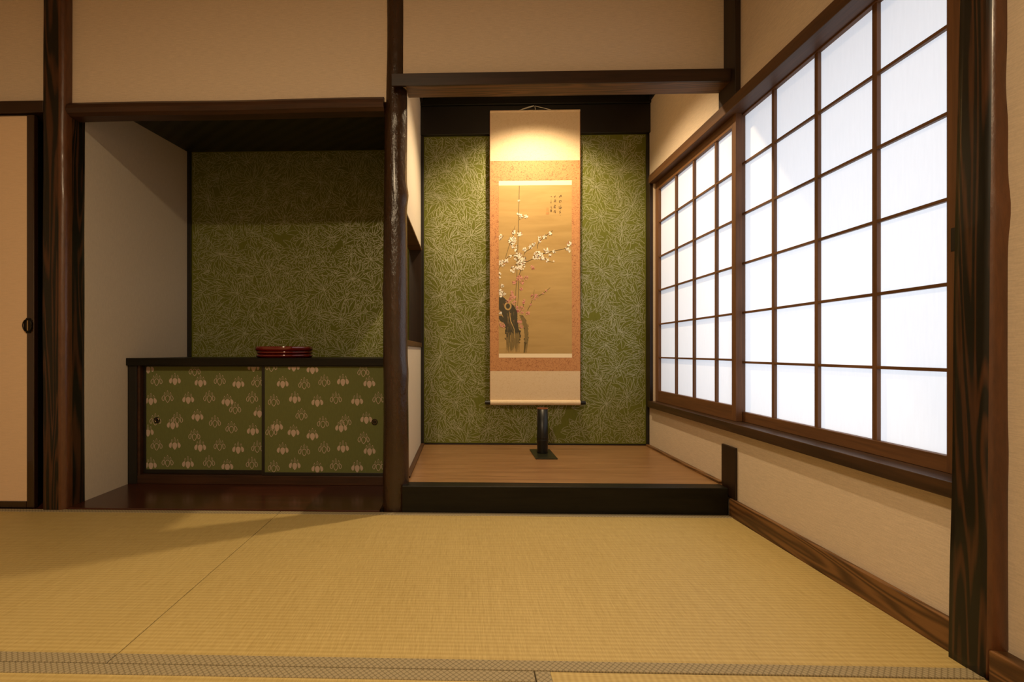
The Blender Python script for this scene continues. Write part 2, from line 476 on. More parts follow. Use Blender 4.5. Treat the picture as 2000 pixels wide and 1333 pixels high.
# thin corner post over the beam and stub below
o = box('trim_4', (1.0465, XR + 0.0, 1.865, 1.985, 1.6425, ZC), M['darkwood']); st(o, 'slim dark corner post above the beam at the right wall', 'post')
o = box('trim_5', (1.058, XR, 1.887, 1.985, 0.069, 0.272), M['darkwood']); st(o, 'short dark wood block on the right wall at the end of the alcove step', 'trim')

# ------------------------------------------------------------------ beams
o = box('trim_6', (-0.231, XR - 0.0005, 1.9005, 1.985, 1.711, 1.7325), M['soffit'], bevel=0.001)
MB().box(-0.288, 1.046, 1.893, 1.900, 1.711, 1.760).box(-0.288, 1.0455, 1.9002, 1.944, 1.7328, 1.760).build('upper_board', M['darkwood_x'], o, bevel=0.001)
st(o, 'brown wooden beam across the top of the scroll alcove opening', 'beam')
# left lintel: half round pole, sagging slightly to the left
mb = MB(); R = []
for i in range(41):
    t = i / 40; x = -1.638 + t * (1.638 - 0.325)
    zc = 1.655 + 0.006 * t + 0.0015 * math.sin(t * 9)
    prof = [(1.985, -0.030), (1.935, -0.030), (1.921, -0.020), (1.913, -0.004), (1.917, 0.012), (1.930, 0.025), (1.945, 0.031), (1.985, 0.031)]
    R.append([(x, y, zc + z) for y, z in prof])
o = mb.rings(R).build('trim_7', M['lintel'], bevel=0.002); st(o, 'red brown rounded lintel over the dark left alcove', 'lintel')
# door lintel at far left
o = box('trim_8', (-2.8, -1.7225, 1.905, 1.995, 1.6315, 1.680), M['darkwood_x'], bevel=0.003); st(o, 'dark lintel above the sliding door at the left edge', 'lintel')

# ------------------------------------------------------------------ sliding door at left (fusuma)
xr, y0, y1 = -1.773, 1.918, 1.940
d = thing('door_1', ((-2.72 + xr) / 2, y0, 0.0), 'cream paper sliding door with a dark lacquered frame at the left edge', 'sliding door', None, 'structure')
MB().box(-2.69, -1.8055, y0 + 0.004, y1 - 0.004, 0.031, 1.624).build('panel', M['fusuma'], d)
for nm, bx in (('stile', (xr - 0.032, xr, y0, y1, 0.003, 1.631)), ('stile', (-2.72, -2.69, y0, y1, 0.003, 1.631))):
    MB().box(*bx).build(nm, M['lacquer'], d, bevel=0.004, segs=3)
MB().box(-2.69, xr - 0.032, y0, y1, 0.003, 0.031).build('rail', M['lacquer'], d, bevel=0.003)
MB().box(-2.69, xr - 0.032, y0, y1, 1.624, 1.6295).build('rail', M['lacquer'], d, bevel=0.003)
# octagonal pull plate with a ring
def disc(mb, cx, cz, y, pts, th, mi=0):
    a = [(cx + px, y - th, cz + pz) for px, pz in pts]; b = [(cx + px, y, cz + pz) for px, pz in pts]
    k = len(pts); n = len(mb.v); mb.v += a + b
    mb.f.append(tuple(n + i for i in range(k))); mb.m.append(mi)
    for i in range(k):
        j = (i + 1) % k; mb.f.append((n + i, n + k + i, n + k + j, n + j)); mb.m.append(mi)
    return mb
cxh, czh = -1.795, 0.757
mb = MB()
out_ = [(0.018 * math.cos(a), 0.034 * math.sin(a)) for a in [PI / 8 + PI / 4 * i for i in range(8)]]
disc(mb, cxh, czh, y0, [(x * 1.05, z) for x, z in out_], 0.004)
pl = mb.build('pull_plate', M['iron'], d, bevel=0.001)
mb = MB(); mb.tube([(cxh + 0.0185 * math.cos(a), y0 - 0.007, czh + 0.025 * math.sin(a)) for a in [2 * PI * i / 28 for i in range(29)]], 0.0022, 8)
mb.build('ring', M['iron'], pl, smooth=True)
MB().box(cxh - 0.001, cxh + 0.003, y0 - 0.0065, y0 - 0.0042, czh - 0.021, czh + 0.021).build('catch', M['brass'], pl)
# dark closet behind the door gap
st(box('wall_closet', (-2.8, -1.70, 2.40, 2.44, -0.055, ZC), M['ceil'], bevel=0), 'dark recess behind the gap of the sliding door', 'wall')
st(box('wall_closet', (-2.8, -1.7225, 1.918, 2.40, -0.055, 0.0), M['jiita'], bevel=0), 'dark board floor behind the sliding door', 'floor').name = 'floor'

# ------------------------------------------------------------------ left alcove shell
XA = -1.6335
st(box('wall_alcove_left', (-1.69, XA, 2.012, YB + 0.08, -0.055, ZC), M['plaster_v'], bevel=0), 'greyish side wall of the dark left alcove', 'wall')
st(box('floor', (-1.633, -0.34, 1.9175, 2.7795, -0.055, 0.006), M['jiita'], bevel=0.002), 'glossy dark red board floor of the left alcove', 'floor')
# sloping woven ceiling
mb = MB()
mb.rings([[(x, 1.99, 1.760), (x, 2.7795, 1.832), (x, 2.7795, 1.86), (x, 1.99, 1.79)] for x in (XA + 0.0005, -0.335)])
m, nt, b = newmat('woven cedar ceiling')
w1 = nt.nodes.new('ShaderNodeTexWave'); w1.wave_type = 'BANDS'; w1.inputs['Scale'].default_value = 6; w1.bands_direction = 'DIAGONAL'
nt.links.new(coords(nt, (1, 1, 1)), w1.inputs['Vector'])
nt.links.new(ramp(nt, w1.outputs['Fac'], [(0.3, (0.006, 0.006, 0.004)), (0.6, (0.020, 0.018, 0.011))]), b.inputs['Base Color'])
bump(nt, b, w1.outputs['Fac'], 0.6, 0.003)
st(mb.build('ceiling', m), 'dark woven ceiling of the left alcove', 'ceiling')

# green wallpaper with chrysanthemum line print -----------------------------
def mums(mb, x0, x1, z0, z1, y, seed, mi):
    """outlined chrysanthemums printed on the wallpaper; flowers in front hide the petals of those behind"""
    rnd = random.Random(seed)
    res = 0.0018
    nx, nz = int((x1 - x0) / res) + 2, int((z1 - z0) / res) + 2
    mask = np.zeros((nx, nz), dtype=bool)
    C = []
    for _ in range(9000):
        p = (rnd.uniform(x0 - 0.05, x1 + 0.05), rnd.uniform(z0 - 0.05, z1 + 0.05))
        if all((p[0] - q[0]) ** 2 + (p[1] - q[1]) ** 2 > 0.105 ** 2 for q in C): C.append(p)
    rnd.shuffle(C)
    w = 0.0021; k = 0
    for c in C:
        R = rnd.uniform(0.085, 0.135); base = rnd.uniform(0, 6.28)
        tilt = rnd.uniform(0.6, 1.0); ta = rnd.uniform(0, PI); droop = rnd.uniform(0, 0.35) * R
        for rr, wd, n, bs in ((0.36, 0.0052, 9, 0.3), (0.62, 0.0078, 12, 0.1), (0.88, 0.0100, 14, 0.5), (1.15, 0.0120, 15, 0.2)):
            for i in range(n):
                a = base + bs + 2 * PI * i / n + rnd.uniform(-0.13, 0.13)
                L = R * rr * rnd.uniform(0.82, 1.12); cur = rnd.uniform(-0.75, 0.75); pw = wd * rnd.uniform(0.75, 1.3)
                pk = rnd.uniform(0.62, 0.9)
                N = 15; sides = []
                for sgn in (1, -1):
                    seq = []
                    for j_ in range(N + 1):
                        t = j_ / N; rad = 0.002 + L * t
                        off = sgn * pw * (math.sin(PI * t ** (1.0 / pk * 0.9)) ** 0.62 if 0 < t < 1 else 0)
                        aa = a + cur * t * t
                        px = rad * math.cos(aa) - off * math.sin(aa); pz = rad * math.sin(aa) + off * math.cos(aa)
                        u = px * math.cos(ta) + pz * math.sin(ta); v = (-px * math.sin(ta) + pz * math.cos(ta)) * tilt + droop * t * rr * rr
                        seq.append((c[0] + u * math.cos(ta) - v * math.sin(ta), c[1] + u * math.sin(ta) + v * math.cos(ta)))
                    sides.append(seq)
                P = sides[0] + sides[1][::-1][1:]
                k += 1; yo = y - 0.00001 * (k % 23)
                # visible outline
                Q = []
                for i_, p in enumerate(P):
                    a_ = P[max(i_ - 1, 0)]; b_ = P[min(i_ + 1, len(P) - 1)]
                    tx, tz = b_[0] - a_[0], b_[1] - a_[1]; l = math.hypot(tx, tz) or 1
                    ix, iz = int((p[0] - x0) / res), int((p[1] - z0) / res)
                    ok = x0 < p[0] - w and p[0] + w < x1 and z0 < p[1] - w and p[1] + w < z1 and not mask[ix, iz]
                    Q.append((p[0] - tz / l * w / 2, p[1] + tx / l * w / 2, p[0] + tz / l * w / 2, p[1] - tx / l * w / 2, ok))
                for a_, b_ in zip(Q, Q[1:]):
                    if a_[4] and b_[4]:
                        mb.quad([(a_[2], yo, a_[3]), (b_[2], yo, b_[3]), (b_[0], yo, b_[1]), (a_[0], yo, a_[1])], mi)
                # fill the petal in the mask
                for (p, q) in zip(sides[0], sides[1]):
                    d_ = math.hypot(p[0] - q[0], p[1] - q[1]); m_ = max(2, int(d_ / res * 1.6))
                    for t_ in range(2, m_ - 1):
                        xx = p[0] + (q[0] - p[0]) * t_ / m_; zz = p[1] + (q[1] - p[1]) * t_ / m_
                        ix, iz = int((xx - x0) / res), int((zz - z0) / res)
                        if 0 <= ix < nx and 0 <= iz < nz and d_ > 0.004:
                            mask[max(0, ix - 1):ix + 2, max(0, iz - 1):iz + 2] = True
mb = MB(); mb.box(XA - 0.05, -0.31, YB, YB + 0.08, -0.05, ZC - 0.001)
mums(mb, -1.607, -0.345, 0.60, 1.83, YB - 0.0004, 5, 1)
st(mb.build('wall_alcove_back', [M['green'], M['silver']]), 'green chrysanthemum wallpaper wall behind the low cabinet', 'wall')
st(box('trim_9', (XA + 0.0005, -1.611, YB - 0.012, YB - 0.0005, 0.619, 1.84), M['black'], bevel=0.001), 'thin black strip in the back left corner of the left alcove', 'trim')

mb = MB(); mb.box(-0.30, XR, YB, YB + 0.08, -0.05, ZC - 0.001)
mums(mb, -0.232, 1.05, 0.118, 1.905, YB - 0.0004, 9, 1)
st(mb.build('wall_alcove_back', [M['green'], M['silver']]), 'green chrysanthemum wallpaper wall behind the hanging scroll', 'wall')
for xx, w_, lb in ((-0.2495, 0.017, 'left'), (1.0515, 0.016, 'right')):
    st(box('trim_10' if lb == 'left' else 'trim_11', (xx, xx + w_, YB - 0.014, YB - 0.0005, ZK + 0.0005, 1.904), M['black'], bevel=0.001),
       'thin dark strip in the back %s corner of the scroll alcove' % lb, 'trim')
o = box('trim_12', (-0.2495, XR - 0.0005, YB - 0.03, YB - 0.0005, 1.905, 2.068), M['black'], bevel=0.002)
st(o, 'wide dark wood band above the green wallpaper and the scroll', 'trim')
o = box('trim_13', (-0.2495, XR - 0.0005, YB - 0.042, YB - 0.0005, 2.069, 2.1995), M['black_x'], bevel=0.003)
st(o, 'narrow dark moulding at the top of the scroll alcove', 'trim')
o = box('trim_14', (1.053, XR - 0.0005, 2.012, YB - 0.043, 2.083, 2.1995), M['black'], bevel=0.002)
st(o, 'dark moulding along the top of the right side of the scroll alcove', 'trim')
o = box('trim_23', (-0.2495, -0.235, 2.035, YB - 0.043, 2.083, 2.1995), M['black'], bevel=0.002)
st(o, 'dark moulding along the top of the left side of the scroll alcove', 'trim')
st(box('ceiling', (-0.31, XR, 1.99, YB, 2.20, 2.24), M['ceil'], bevel=0), 'dark board ceiling inside the scroll alcove', 'ceiling')
st(box('trim_15', (-0.232, 1.05, YB - 0.005, YB - 0.0005, ZK + 0.0005, 0.116), M['black'], bevel=0), 'thin black line along the foot of the green wall behind the vase', 'trim')

# partition between the alcoves with an opening
XT, XT2 = -0.25, -0.31
op = (2.035, 2.742, 0.700, 1.235)
r = MB()
r.box(XT2, XT, 2.012, YB, -0.05, op[2] - 0.026); r.box(XT2, XT, 2.012, YB, op[3] + 0.010, 2.20)
r.box(XT2, XT, op[1] + 0.012, YB, op[2] - 0.026, op[3] + 0.010)
st(r.build('wall_partition', M['plaster_v']), 'narrow pale wall with a framed opening behind the round post', 'wall')
t = thing('trim_16', ((XT + XT2) / 2, (op[0] + op[1]) / 2, op[2] - 0.026), 'wooden frame of the small opening in the partition', 'frame', None, 'structure')
MB().box(XT2 - 0.006, XT + 0.007, op[0] - 0.02, op[1] + 0.012, op[2] - 0.026, op[2]).build('sill', M['kamoi'], t, bevel=0.002)
MB().box(XT2 - 0.006, XT + 0.007, op[0] - 0.02, op[1] + 0.012, op[3], op[3] + 0.010).build('head', M['soffit'], t, bevel=0.001)
MB().box(XT2 - 0.006, XT + 0.005, op[1], op[1] + 0.012, op[2], op[3]).build('jamb', M['darkwood'], t, bevel=0.001)

# ------------------------------------------------------------------ raised platform of the scroll alcove
o = box('trim_17', (-0.250, 1.0495, 1.9175, 1.978, -0.055, ZK), M['black_x'], bevel=0.003)
st(o, 'black lacquered front step of the scroll alcove', 'step')
st(box('floor', (-0.2495, XR - 0.0005, 1.9785, YB, 0.07, ZK - 0.0005), M['tokofloor'], bevel=0), 'honey brown wooden floor of the scroll alcove', 'floor')
st(box('trim_18', (1.046, XR - 0.0005, 1.9855, YB - 0.016, ZK, ZK + 0.009), M['base'], bevel=0.001), 'thin brown edging along the right side of the alcove floor', 'trim')
st(box('trim_19', (-0.2495, -0.229, 2.035, YB - 0.016, ZK, ZK + 0.009), M['kamoi'], bevel=0.001), 'thin brown edging along the left side of the alcove floor', 'trim')

# ------------------------------------------------------------------ right wall timbers
st(box('baseboard_right', (1.0505, XR, 1.043, 1.9165, -0.055, 0.0685), M['base'], bevel=0.003), 'brown grained baseboard under the paper windows', 'baseboard')
st(box('baseboard_right', (1.035, XR, -1.7, 0.968, -0.055, 0.061), M['base'], bevel=0.003), 'brown baseboard at the bottom right corner beside the near post', 'baseboard')
st(box('trim_20', (1.041, 1.149, 1.043, 2.716, 0.335, 0.3705), M['sill'], bevel=0.002), 'dark wooden sill below the paper windows', 'sill')
st(box('trim_21', (1.043, 1.149, 1.043, 2.7155, 1.597, 1.642), M['kamoi'], bevel=0.002), 'dark brown rail above the paper windows', 'rail')
st(box('trim_22', (1.050, 1.149, 2.716, YB - 0.015, 0.335, 1.642), M['darkwood'], bevel=0.001), 'dark upright at the far end of the paper windows', 'trim')

# ------------------------------------------------------------------ shoji windows
def shoji(name, label, ya, yb, xf, verts, zs, z0, z1, st_near, st_far, zp0, zp1):
    """ya near end, yb far end; verts = (y0,y1) bars; zs = z centres of bars"""
    w = thing(name, (xf + 0.012, (ya + yb) / 2, z0), label, 'window', 'paper windows', 'structure')
    th = 0.026
    MB().box(xf, xf + th, ya, ya + st_near, z0, z1).build('stile', M['frame'], w, bevel=0.0015)
    MB().box(xf, xf + th, yb - st_far, yb, z0, z1).build('stile', M['frame'], w, bevel=0.0015)
    MB().box(xf + 0.001, xf + th, ya + st_near, yb - st_far, z0, zp0).build('rail', M['frame_y'], w, bevel=0.0015)
    MB().box(xf + 0.001, xf + th, ya + st_near, yb - st_far, zp1, z1).build('rail', M['frame_y'], w, bevel=0.0015)
    for (a, b) in verts:
        MB().box(xf + 0.004, xf + 0.0155, a, b, zp0, zp1).build('muntin', M['frame'], w, bevel=0.0008)
    for z in zs:
        MB().box(xf + 0.0045, xf + 0.015, ya + st_near, yb - st_far, z - 0.0042, z + 0.0042).build('muntin', M['frame_y'], w, bevel=0.0008)
    p = MB().quad([(xf + 0.0165, ya + st_near - 0.002, zp0 - 0.002), (xf + 0.0165, ya + st_near - 0.002, zp1 + 0.002),
                   (xf + 0.0165, yb - st_far + 0.002, zp1 + 0.002), (xf + 0.0165, yb - st_far + 0.002, zp0 - 0.002)])
    p.build('paper', M['paper'], w)
    return w
shoji('window_1', 'far paper window with four narrow columns of panes, reaching into the alcove', 1.921, 2.7155, 1.080,
      [(2.463, 2.476), (2.274, 2.287), (2.075, 2.088)], [1.371, 1.177, 0.991, 0.802, 0.616], 0.371, 1.60, 0.029, 0.040, 0.432, 1.552)
ws = shoji('window_2', 'near paper window with large panes beside the grained post', 1.045, 1.952, 1.1075,
      [(1.737, 1.750), (1.526, 1.540), (1.312, 1.327)], [1.400, 1.199, 1.001, 0.805, 0.607], 0.371, 1.60, 0.078, 0.020, 0.410, 1.5915)
# small dark finger pull on the near stile
MB().box(1.1065, 1.1078, 1.098, 1.112, 0.877, 0.930).build('finger_pull', M['black'], ws)

# ------------------------------------------------------------------ low cabinet in the left alcove
yc = 2.27
cb = thing('low_cabinet', (-0.98, 2.5, 0.006), 'low dark cabinet with two green crest-patterned sliding doors under the wallpaper', 'cabinet')
MB().box(XA + 0.001, -0.3165, yc - 0.012, YB - 0.001, 0.582, 0.618).build('top', M['black_x'], cb, bevel=0.002)
MB().box(XA + 0.001, -1.588, yc, YB - 0.001, 0.006, 0.582).build('side_panel', M['black'], cb, bevel=0.002)
MB().box(-0.340, -0.3165, yc, YB - 0.001, 0.006, 0.582).build('side_panel', M['black'], cb, bevel=0.002)
MB().box(-1.588, -0.340, yc + 0.004, yc + 0.06, 0.006, 0.050).build('bottom_rail', M['lintel'], cb, bevel=0.002)
MB().box(-1.588, -1.575, yc + 0.006, yc + 0.05, 0.050, 0.582).build('post_strip', M['lintel'], cb, bevel=0.001)
MB().box(-1.588, -0.340, YB - 0.012, YB - 0.001, 0.006, 0.582).build('back_panel', M['black'], cb)
CL = [(484,240,0),(915,208,1),(204,313,0),(339,308,1),(527,322,1),(668,310,0),(805,332,1),(943,322,0),(162,458,1),(285,438,0),(437,448,1),
 (591,438,0),(725,464,1),(905,442,0),(781,522,0),(959,548,1),(195,608,0),(355,600,0),(323,638,1),(505,577,1),(633,622,0),(754,665,0),
 (910,680,1),(140,692,1),(482,722,0),(204,795,0),(338,788,1),(525,803,1),(667,795,0),(803,817,1),(942,808,0),(162,938,1),(285,918,0),
 (435,928,1),(590,920,0),(724,945,1),(903,928,0),(142,222,1)]
CR = [(1062,208,0),(1228,206,1),(1366,225,1),(1740,245,0),(1146,330,1),(1305,338,0),(1453,318,0),(1590,313,1),(1784,327,1),(1080,465,0),
 (1236,443,1),(1402,467,1),(1538,445,0),(1695,458,1),(1850,445,0),(1285,567,0),(1443,625,0),(1609,613,0),(1577,655,1),(1762,592,1),
 (1105,650,1),(1062,690,0),(1226,690,1),(1366,715,1),(1742,740,0),(1146,822,1),(1305,832,0),(1452,812,0),(1591,805,1),(1786,825,1),
 (1080,955,0),(1235,935,1),(1402,958,1),(1538,938,0),(1695,950,1),(1850,940,0)]
def egg(cx, cy, w, h0, h1, n=18, point=True):
    P = []
    for i in range(n):
        a = 2 * PI * i / n
        x = math.sin(a); y = -math.cos(a)
        if y > 0: xx = x * (1 - 0.38 * y * y if point else 1); yy = y * h1
        else: xx = x; yy = y * h0
        P.append((cx + xx * w, cy + yy))
    return P
def kidney(sg, n=16):
    P = []
    for i in range(n):
        a = 2 * PI * i / n
        x = 10.5 * math.cos(a) * (1.0 + 0.12 * math.sin(a)); y = 21 * math.sin(a)
        x += 2.0 - 0.010 * y * y   # bends round the centre leaf
        c_, s_ = math.cos(0.20), math.sin(0.20)
        P.append((sg * (30.5 + x * c_ + y * s_), 5 + y * c_ - x * s_))
    return P
def door(x0, x1, z0, z1, px0, px1, py0, py1, y, crests, stl, pull, label):
    d_ = MB().box(x0, x1, y, y + 0.016, z0, z1)
    def T(px, py):
        X = x0 + (px - px0) / (px1 - px0) * (x1 - x0); Z = z1 - (py - py0) / (py1 - py0) * (z1 - z0)
        return (min(max(X, x0 + 0.0005), x1 - 0.0005), min(max(Z, z0 + 0.0005), z1 - 0.0005))
    def poly(P, dy):
        d_.quad([(*((lambda q: (q[0], y - dy, q[1]))(T(px, py))),) for px, py in P], 1)
    def ringp(P, w, dy=0.0004):
        cx = sum(p[0] for p in P) / len(P); cy = sum(p[1] for p in P) / len(P); n = len(P)
        In = []
        for i, p in enumerate(P):
            a = P[i - 1]; b = P[(i + 1) % n]; tx, ty = b[0] - a[0], b[1] - a[1]; L = math.hypot(tx, ty) or 1
            nx, ny = -ty / L, tx / L
            if (p[0] + nx - cx) ** 2 + (p[1] + ny - cy) ** 2 > (p[0] - nx - cx) ** 2 + (p[1] - ny - cy) ** 2: nx, ny = -nx, -ny
            In.append((p[0] + nx * w, p[1] + ny * w))
        for i in range(n):
            j = (i + 1) % n; poly([P[i], P[j], In[j], In[i]], dy)
    for ci, (cx, cy, filled) in enumerate(crests):
        e_ = 0.0004 + 0.00001 * ci
        sh = [egg(0, 6, 18, 21, 33)] + [kidney(s_) for s_ in (1, -1)]
        for q in sh:
            P = [(cx + a, cy + b) for a, b in q]
            if filled: poly(P, e_)
            else: ringp(P, 4.0, e_)
        for (sx, ys) in ((0, (-48, -40, -33, -27, -21)), (-21, (-34, -27, -20)), (21, (-34, -27, -20))):
            for k, yy in enumerate(ys):
                rr = 3.6 if k == 0 else 2.2
                for ox in ((0,) if k == 0 else (-4.5, 4.5)):
                    poly([(cx + sx * (1 + 0.1 * k * 0) + ox + rr * math.cos(a), cy + yy + rr * math.sin(a)) for a in [PI / 3 * i for i in range(6)]], e_)
    o_ = d_.build('door', [M['doorgreen'], M['crest']], cb)
    for (a, b, c, e) in stl:
        MB().box(a, b, y - 0.003, y + 0.018, c, e).build('door_frame', M['black'], o_, bevel=0.001)
    pm = MB()
    px, pz = pull
    cyl = [(0.0150, 0.0), (0.0150, 0.0022), (0.0115, 0.0022), (0.0105, 0.0004), (0.0, 0.0004)]
    R = [[(px + r_ * math.cos(a), y - 0.0006 - hh, pz + r_ * math.sin(a)) for a in [2 * PI * i / 28 for i in range(28)]] for r_, hh in cyl[:4]]
    pm.rings(R); pm.build('finger_pull', M['iron'], o_, smooth=False)
    pm = MB(); pm.rings([[(px + r_ * math.cos(a), y - 0.0009 - hh, pz + r_ * math.sin(a)) for a in [2 * PI * i / 28 for i in range(28)]] for r_, hh in ((0.0112, 0), (0.0098, 0.0010), (0.0086, 0.0))])
    pm.build('pull_ring', M['brass'], o_)
    return o_
door(-1.561, -0.978, 0.070, 0.576, 128, 988, 208, 975, yc + 0.032, CL,
     [(-1.5745, -1.561, 0.0505, 0.5815), (-0.978, -0.962, 0.0505, 0.5815), (-1.561, -0.978, 0.0505, 0.070), (-1.561, -0.978, 0.576, 0.5815)], (-1.508, 0.312), '')
door(-0.962, -0.352, 0.066, 0.577, 1013, 1938, 208, 992, yc + 0.008, CR + [(1935, 640, 1)],
     [(-0.976, -0.962, 0.0505, 0.5815), (-0.352, -0.3405, 0.0505, 0.5815), (-0.962, -0.352, 0.0505, 0.066), (-0.962, -0.352, 0.577, 0.5815)], (-0.428, 0.311), '')

# ------------------------------------------------------------------ red lacquer trays on the cabinet
def tray(cx, cy, z, R_, h, label):
    rf = lambda a: 1 + 0.022 * math.cos(6 * a + 0.4)
    t = thing('lacquer_tray', (cx, cy, z), label, 'tray', 'red lacquer trays on the cabinet')
    MB().lathe(cx, cy, [(R_ * 0.93, z), (R_ * 0.97, z + 0.003), (R_ * 0.985, z + 0.005)], 72, rf=rf).build('base', M['red'], t, smooth=False)
    MB().lathe(cx, cy, [(R_ * 0.97, z + 0.0052), (R_, z + 0.007), (R_, z + h - 0.002), (R_ * 0.99, z + h), (R_ * 0.975, z + h), (R_ * 0.965, z + h - 0.002),
                        (R_ * 0.95, z + 0.0075), (R_ * 0.2, z + 0.0072)], 72, rf=rf).build('rim', M['red'], t, smooth=True)
    return t
tx, ty = -0.925, 2.43
tray(tx + 0.002, ty, 0.6182, 0.140, 0.0165, 'round red lacquer tray at the bottom of the stack on the cabinet')
tray(tx + 0.003, ty, 0.6349, 0.139, 0.0150, 'round red lacquer tray in the middle of the stack on the cabinet')
tray(tx, ty, 0.6501, 0.143, 0.0250, 'deep round red lacquer tray topmost of the stack on the cabinet')

# ------------------------------------------------------------------ vase and its board
t = thing('vase_board', (0.417, 2.517, ZK), 'thin dark rectangular board under the black vase', 'board')
MB().box(0.362, 0.472, 2.405, 2.630, ZK, ZK + 0.006).build('board', plain('dark green lacquer', (0.018, 0.018, 0.008), 0.3), t, bevel=0.001)
zb = ZK + 0.0062
v = thing('flower_vase', (0.417, 2.535, zb), 'tall black bamboo cylinder vase standing in front of the scroll', 'vase')
MB().lathe(0.417, 2.535, [(0.0275, zb), (0.0280, zb + 0.004), (0.0282, zb + 0.055), (0.0298, zb + 0.066), (0.0302, zb + 0.072), (0.0288, zb + 0.0745),
                          (0.0302, zb + 0.077), (0.0298, zb + 0.084), (0.0286, zb + 0.092), (0.0284, zb + 0.234)], 44).build('body', M['vase'], v, smooth=True)
MB().lathe(0.417, 2.535, [(0.0286, zb + 0.234), (0.0288, zb + 0.2375), (0.0258, zb + 0.2375), (0.0254, zb + 0.15), (0.0, zb + 0.149)][:4], 44, cap=True).build('rim', M['copper'], v, smooth=False)

# ------------------------------------------------------------------ hanging scroll
YS = 2.742
sc = thing('hanging_scroll', (0.409, YS, 0.343), 'long hanging scroll with a plum blossom painting on gold silk in orange brocade', 'scroll')
x0, x1 = 0.152, 0.664
def sheet(name, xa, xb, za, zb, dy, mat, n=24, bulge=0.0):
    mb = MB()
    def Y(x, z): return YS - dy - 0.0025 * math.sin((z - 0.3) * 5.1) - 0.0025 * math.sin((x - xa) * 2 + z * 2)
    for i in range(n):
        for j in range(4):
            a = za + (zb - za) * i / n; b = za + (zb - za) * (i + 1) / n
            c = xa + (xb - xa) * j / 4; d2 = xa + (xb - xa) * (j + 1) / 4
            mb.quad([(c, Y(c, a), a), (d2, Y(d2, a), a), (d2, Y(d2, b), b), (c, Y(c, b), b)])
    return mb, Y
for nm, xa, xb, za, zb_, dy, mt in (
        ('lower_silk', x0, x1, 0.358, 0.538, 0.0, 'heaven'), ('upper_silk', x0, x1, 1.745, 2.026, 0.0, 'heaven')):
    mb, _ = sheet(nm, xa, xb, za, zb_, dy, None, 12); mb.build(nm, M[mt], sc, smooth=True)
mb, _ = sheet('b', x0, x1, 0.538, 1.745, 0.0, None, 40); mb.build('brocade_mount', M['brocade'], sc, smooth=True)
# painting sheet with silk strips above and below
px0, px1, pz0, pz1 = 0.201, 0.618, 0.615, 1.630
mb = MB()
def YF(x, z, dy=0.0): return YS - 0.0008 - dy - 0.0025 * math.sin((z - 0.3) * 5.1) - 0.0025 * math.sin((x - x0) * 2 + z * 2)
def grid(xa, xb, za, zb_, mi, n):
    for i in range(n):
        for j in range(4):
            a = za + (zb_ - za) * i / n; b = za + (zb_ - za) * (i + 1) / n
            c = xa + (xb - xa) * j / 4; d2 = xa + (xb - xa) * (j + 1) / 4
            mb.quad([(c, YF(c, a), a), (d2, YF(d2, a), a), (d2, YF(d2, b), b), (c, YF(c, b), b)], mi)
grid(px0, px1, 0.638, 1.604, 0, 34); grid(px0, px1, 0.615, 0.638, 1, 2); grid(px0, px1, 1.604, 1.630, 1, 2)
mats = [M['silk'], M['strip'], M['ink'], M['inkmid'], M['inkbrown'], M['white'], M['pink'], M['crimson'], M['seal']]
# drawing grid of the painting: 142 x 327 units, origin at its upper left corner (974,364)
def PT(u, v_): return (px0 + (u - 974) / 142 * 0.417, 1.604 - (v_ - 364) / 327 * 0.966)
def ppoly(P, mi, dy):
    Q = []
    for u, v_ in P:
        x, z = PT(min(max(u, 974.3), 1115.7), min(max(v_, 364.3), 690.7)); Q.append((x, YF(x, z, dy), z))
    mb.quad(Q, mi)
def pstroke(P, w, mi, dy, w2=None):
    w2 = w if w2 is None else w2
    D = []
    n = len(P)
    # subdivide
    for i in range(n - 1):
        for k in range(4):
            t_ = k / 4; D.append((P[i][0] + (P[i + 1][0] - P[i][0]) * t_, P[i][1] + (P[i + 1][1] - P[i][1]) * t_))
    D.append(P[-1]); n = len(D); L_, R_ = [], []
    for i, p in enumerate(D):
        a = D[max(i - 1, 0)]; b = D[min(i + 1, n - 1)]; tx_, tz_ = b[0] - a[0], b[1] - a[1]; L = math.hypot(tx_, tz_) or 1
        ww = (w + (w2 - w) * i / (n - 1)) / 2
        L_.append((p[0] - tz_ / L * ww, p[1] + tx_ / L * ww)); R_.append((p[0] + tz_ / L * ww, p[1] - tx_ / L * ww))
    for i in range(n - 1): ppoly([L_[i], L_[i + 1], R_[i + 1], R_[i]], mi, dy)
def z7(P): return [(960 + a / 8.89, 560 + b / 8.89) for a, b in P]
rn = random.Random(3)
# trunks as slices of brush strokes
trL = [(190, 127, 210), (250, 127, 262), (300, 127, 345), (350, 127, 392), (400, 127, 420), (440, 150, 438), (500, 185, 448), (550, 210, 445), (600, 212, 447),
       (640, 218, 450), (700, 235, 462), (760, 245, 478), (820, 247, 492), (880, 250, 490), (950, 248, 485), (1000, 255, 478)]
def fine(tr, jit):
    D = []
    for i in range(len(tr) - 1):
        a, b = tr[i], tr[i + 1]
        for k in range(4):
            t_ = k / 4; D.append(tuple(p + (q - p) * t_ for p, q in zip(a, b)))
    D.append(tr[-1])
    return [(d_[0], max(127, d_[1] + rn.uniform(-jit, jit)) if d_[1] > 128 else 127, d_[2] + rn.uniform(-jit, jit)) for d_ in D]
trL = fine(trL, 6)
for i in range(len(trL) - 1):
    a, b = trL[i], trL[i + 1]
    if a[0] < 850: ppoly(z7([(a[1], a[0]), (a[2], a[0]), (b[2], b[0]), (b[1], b[0])]), 2, 0.0004)
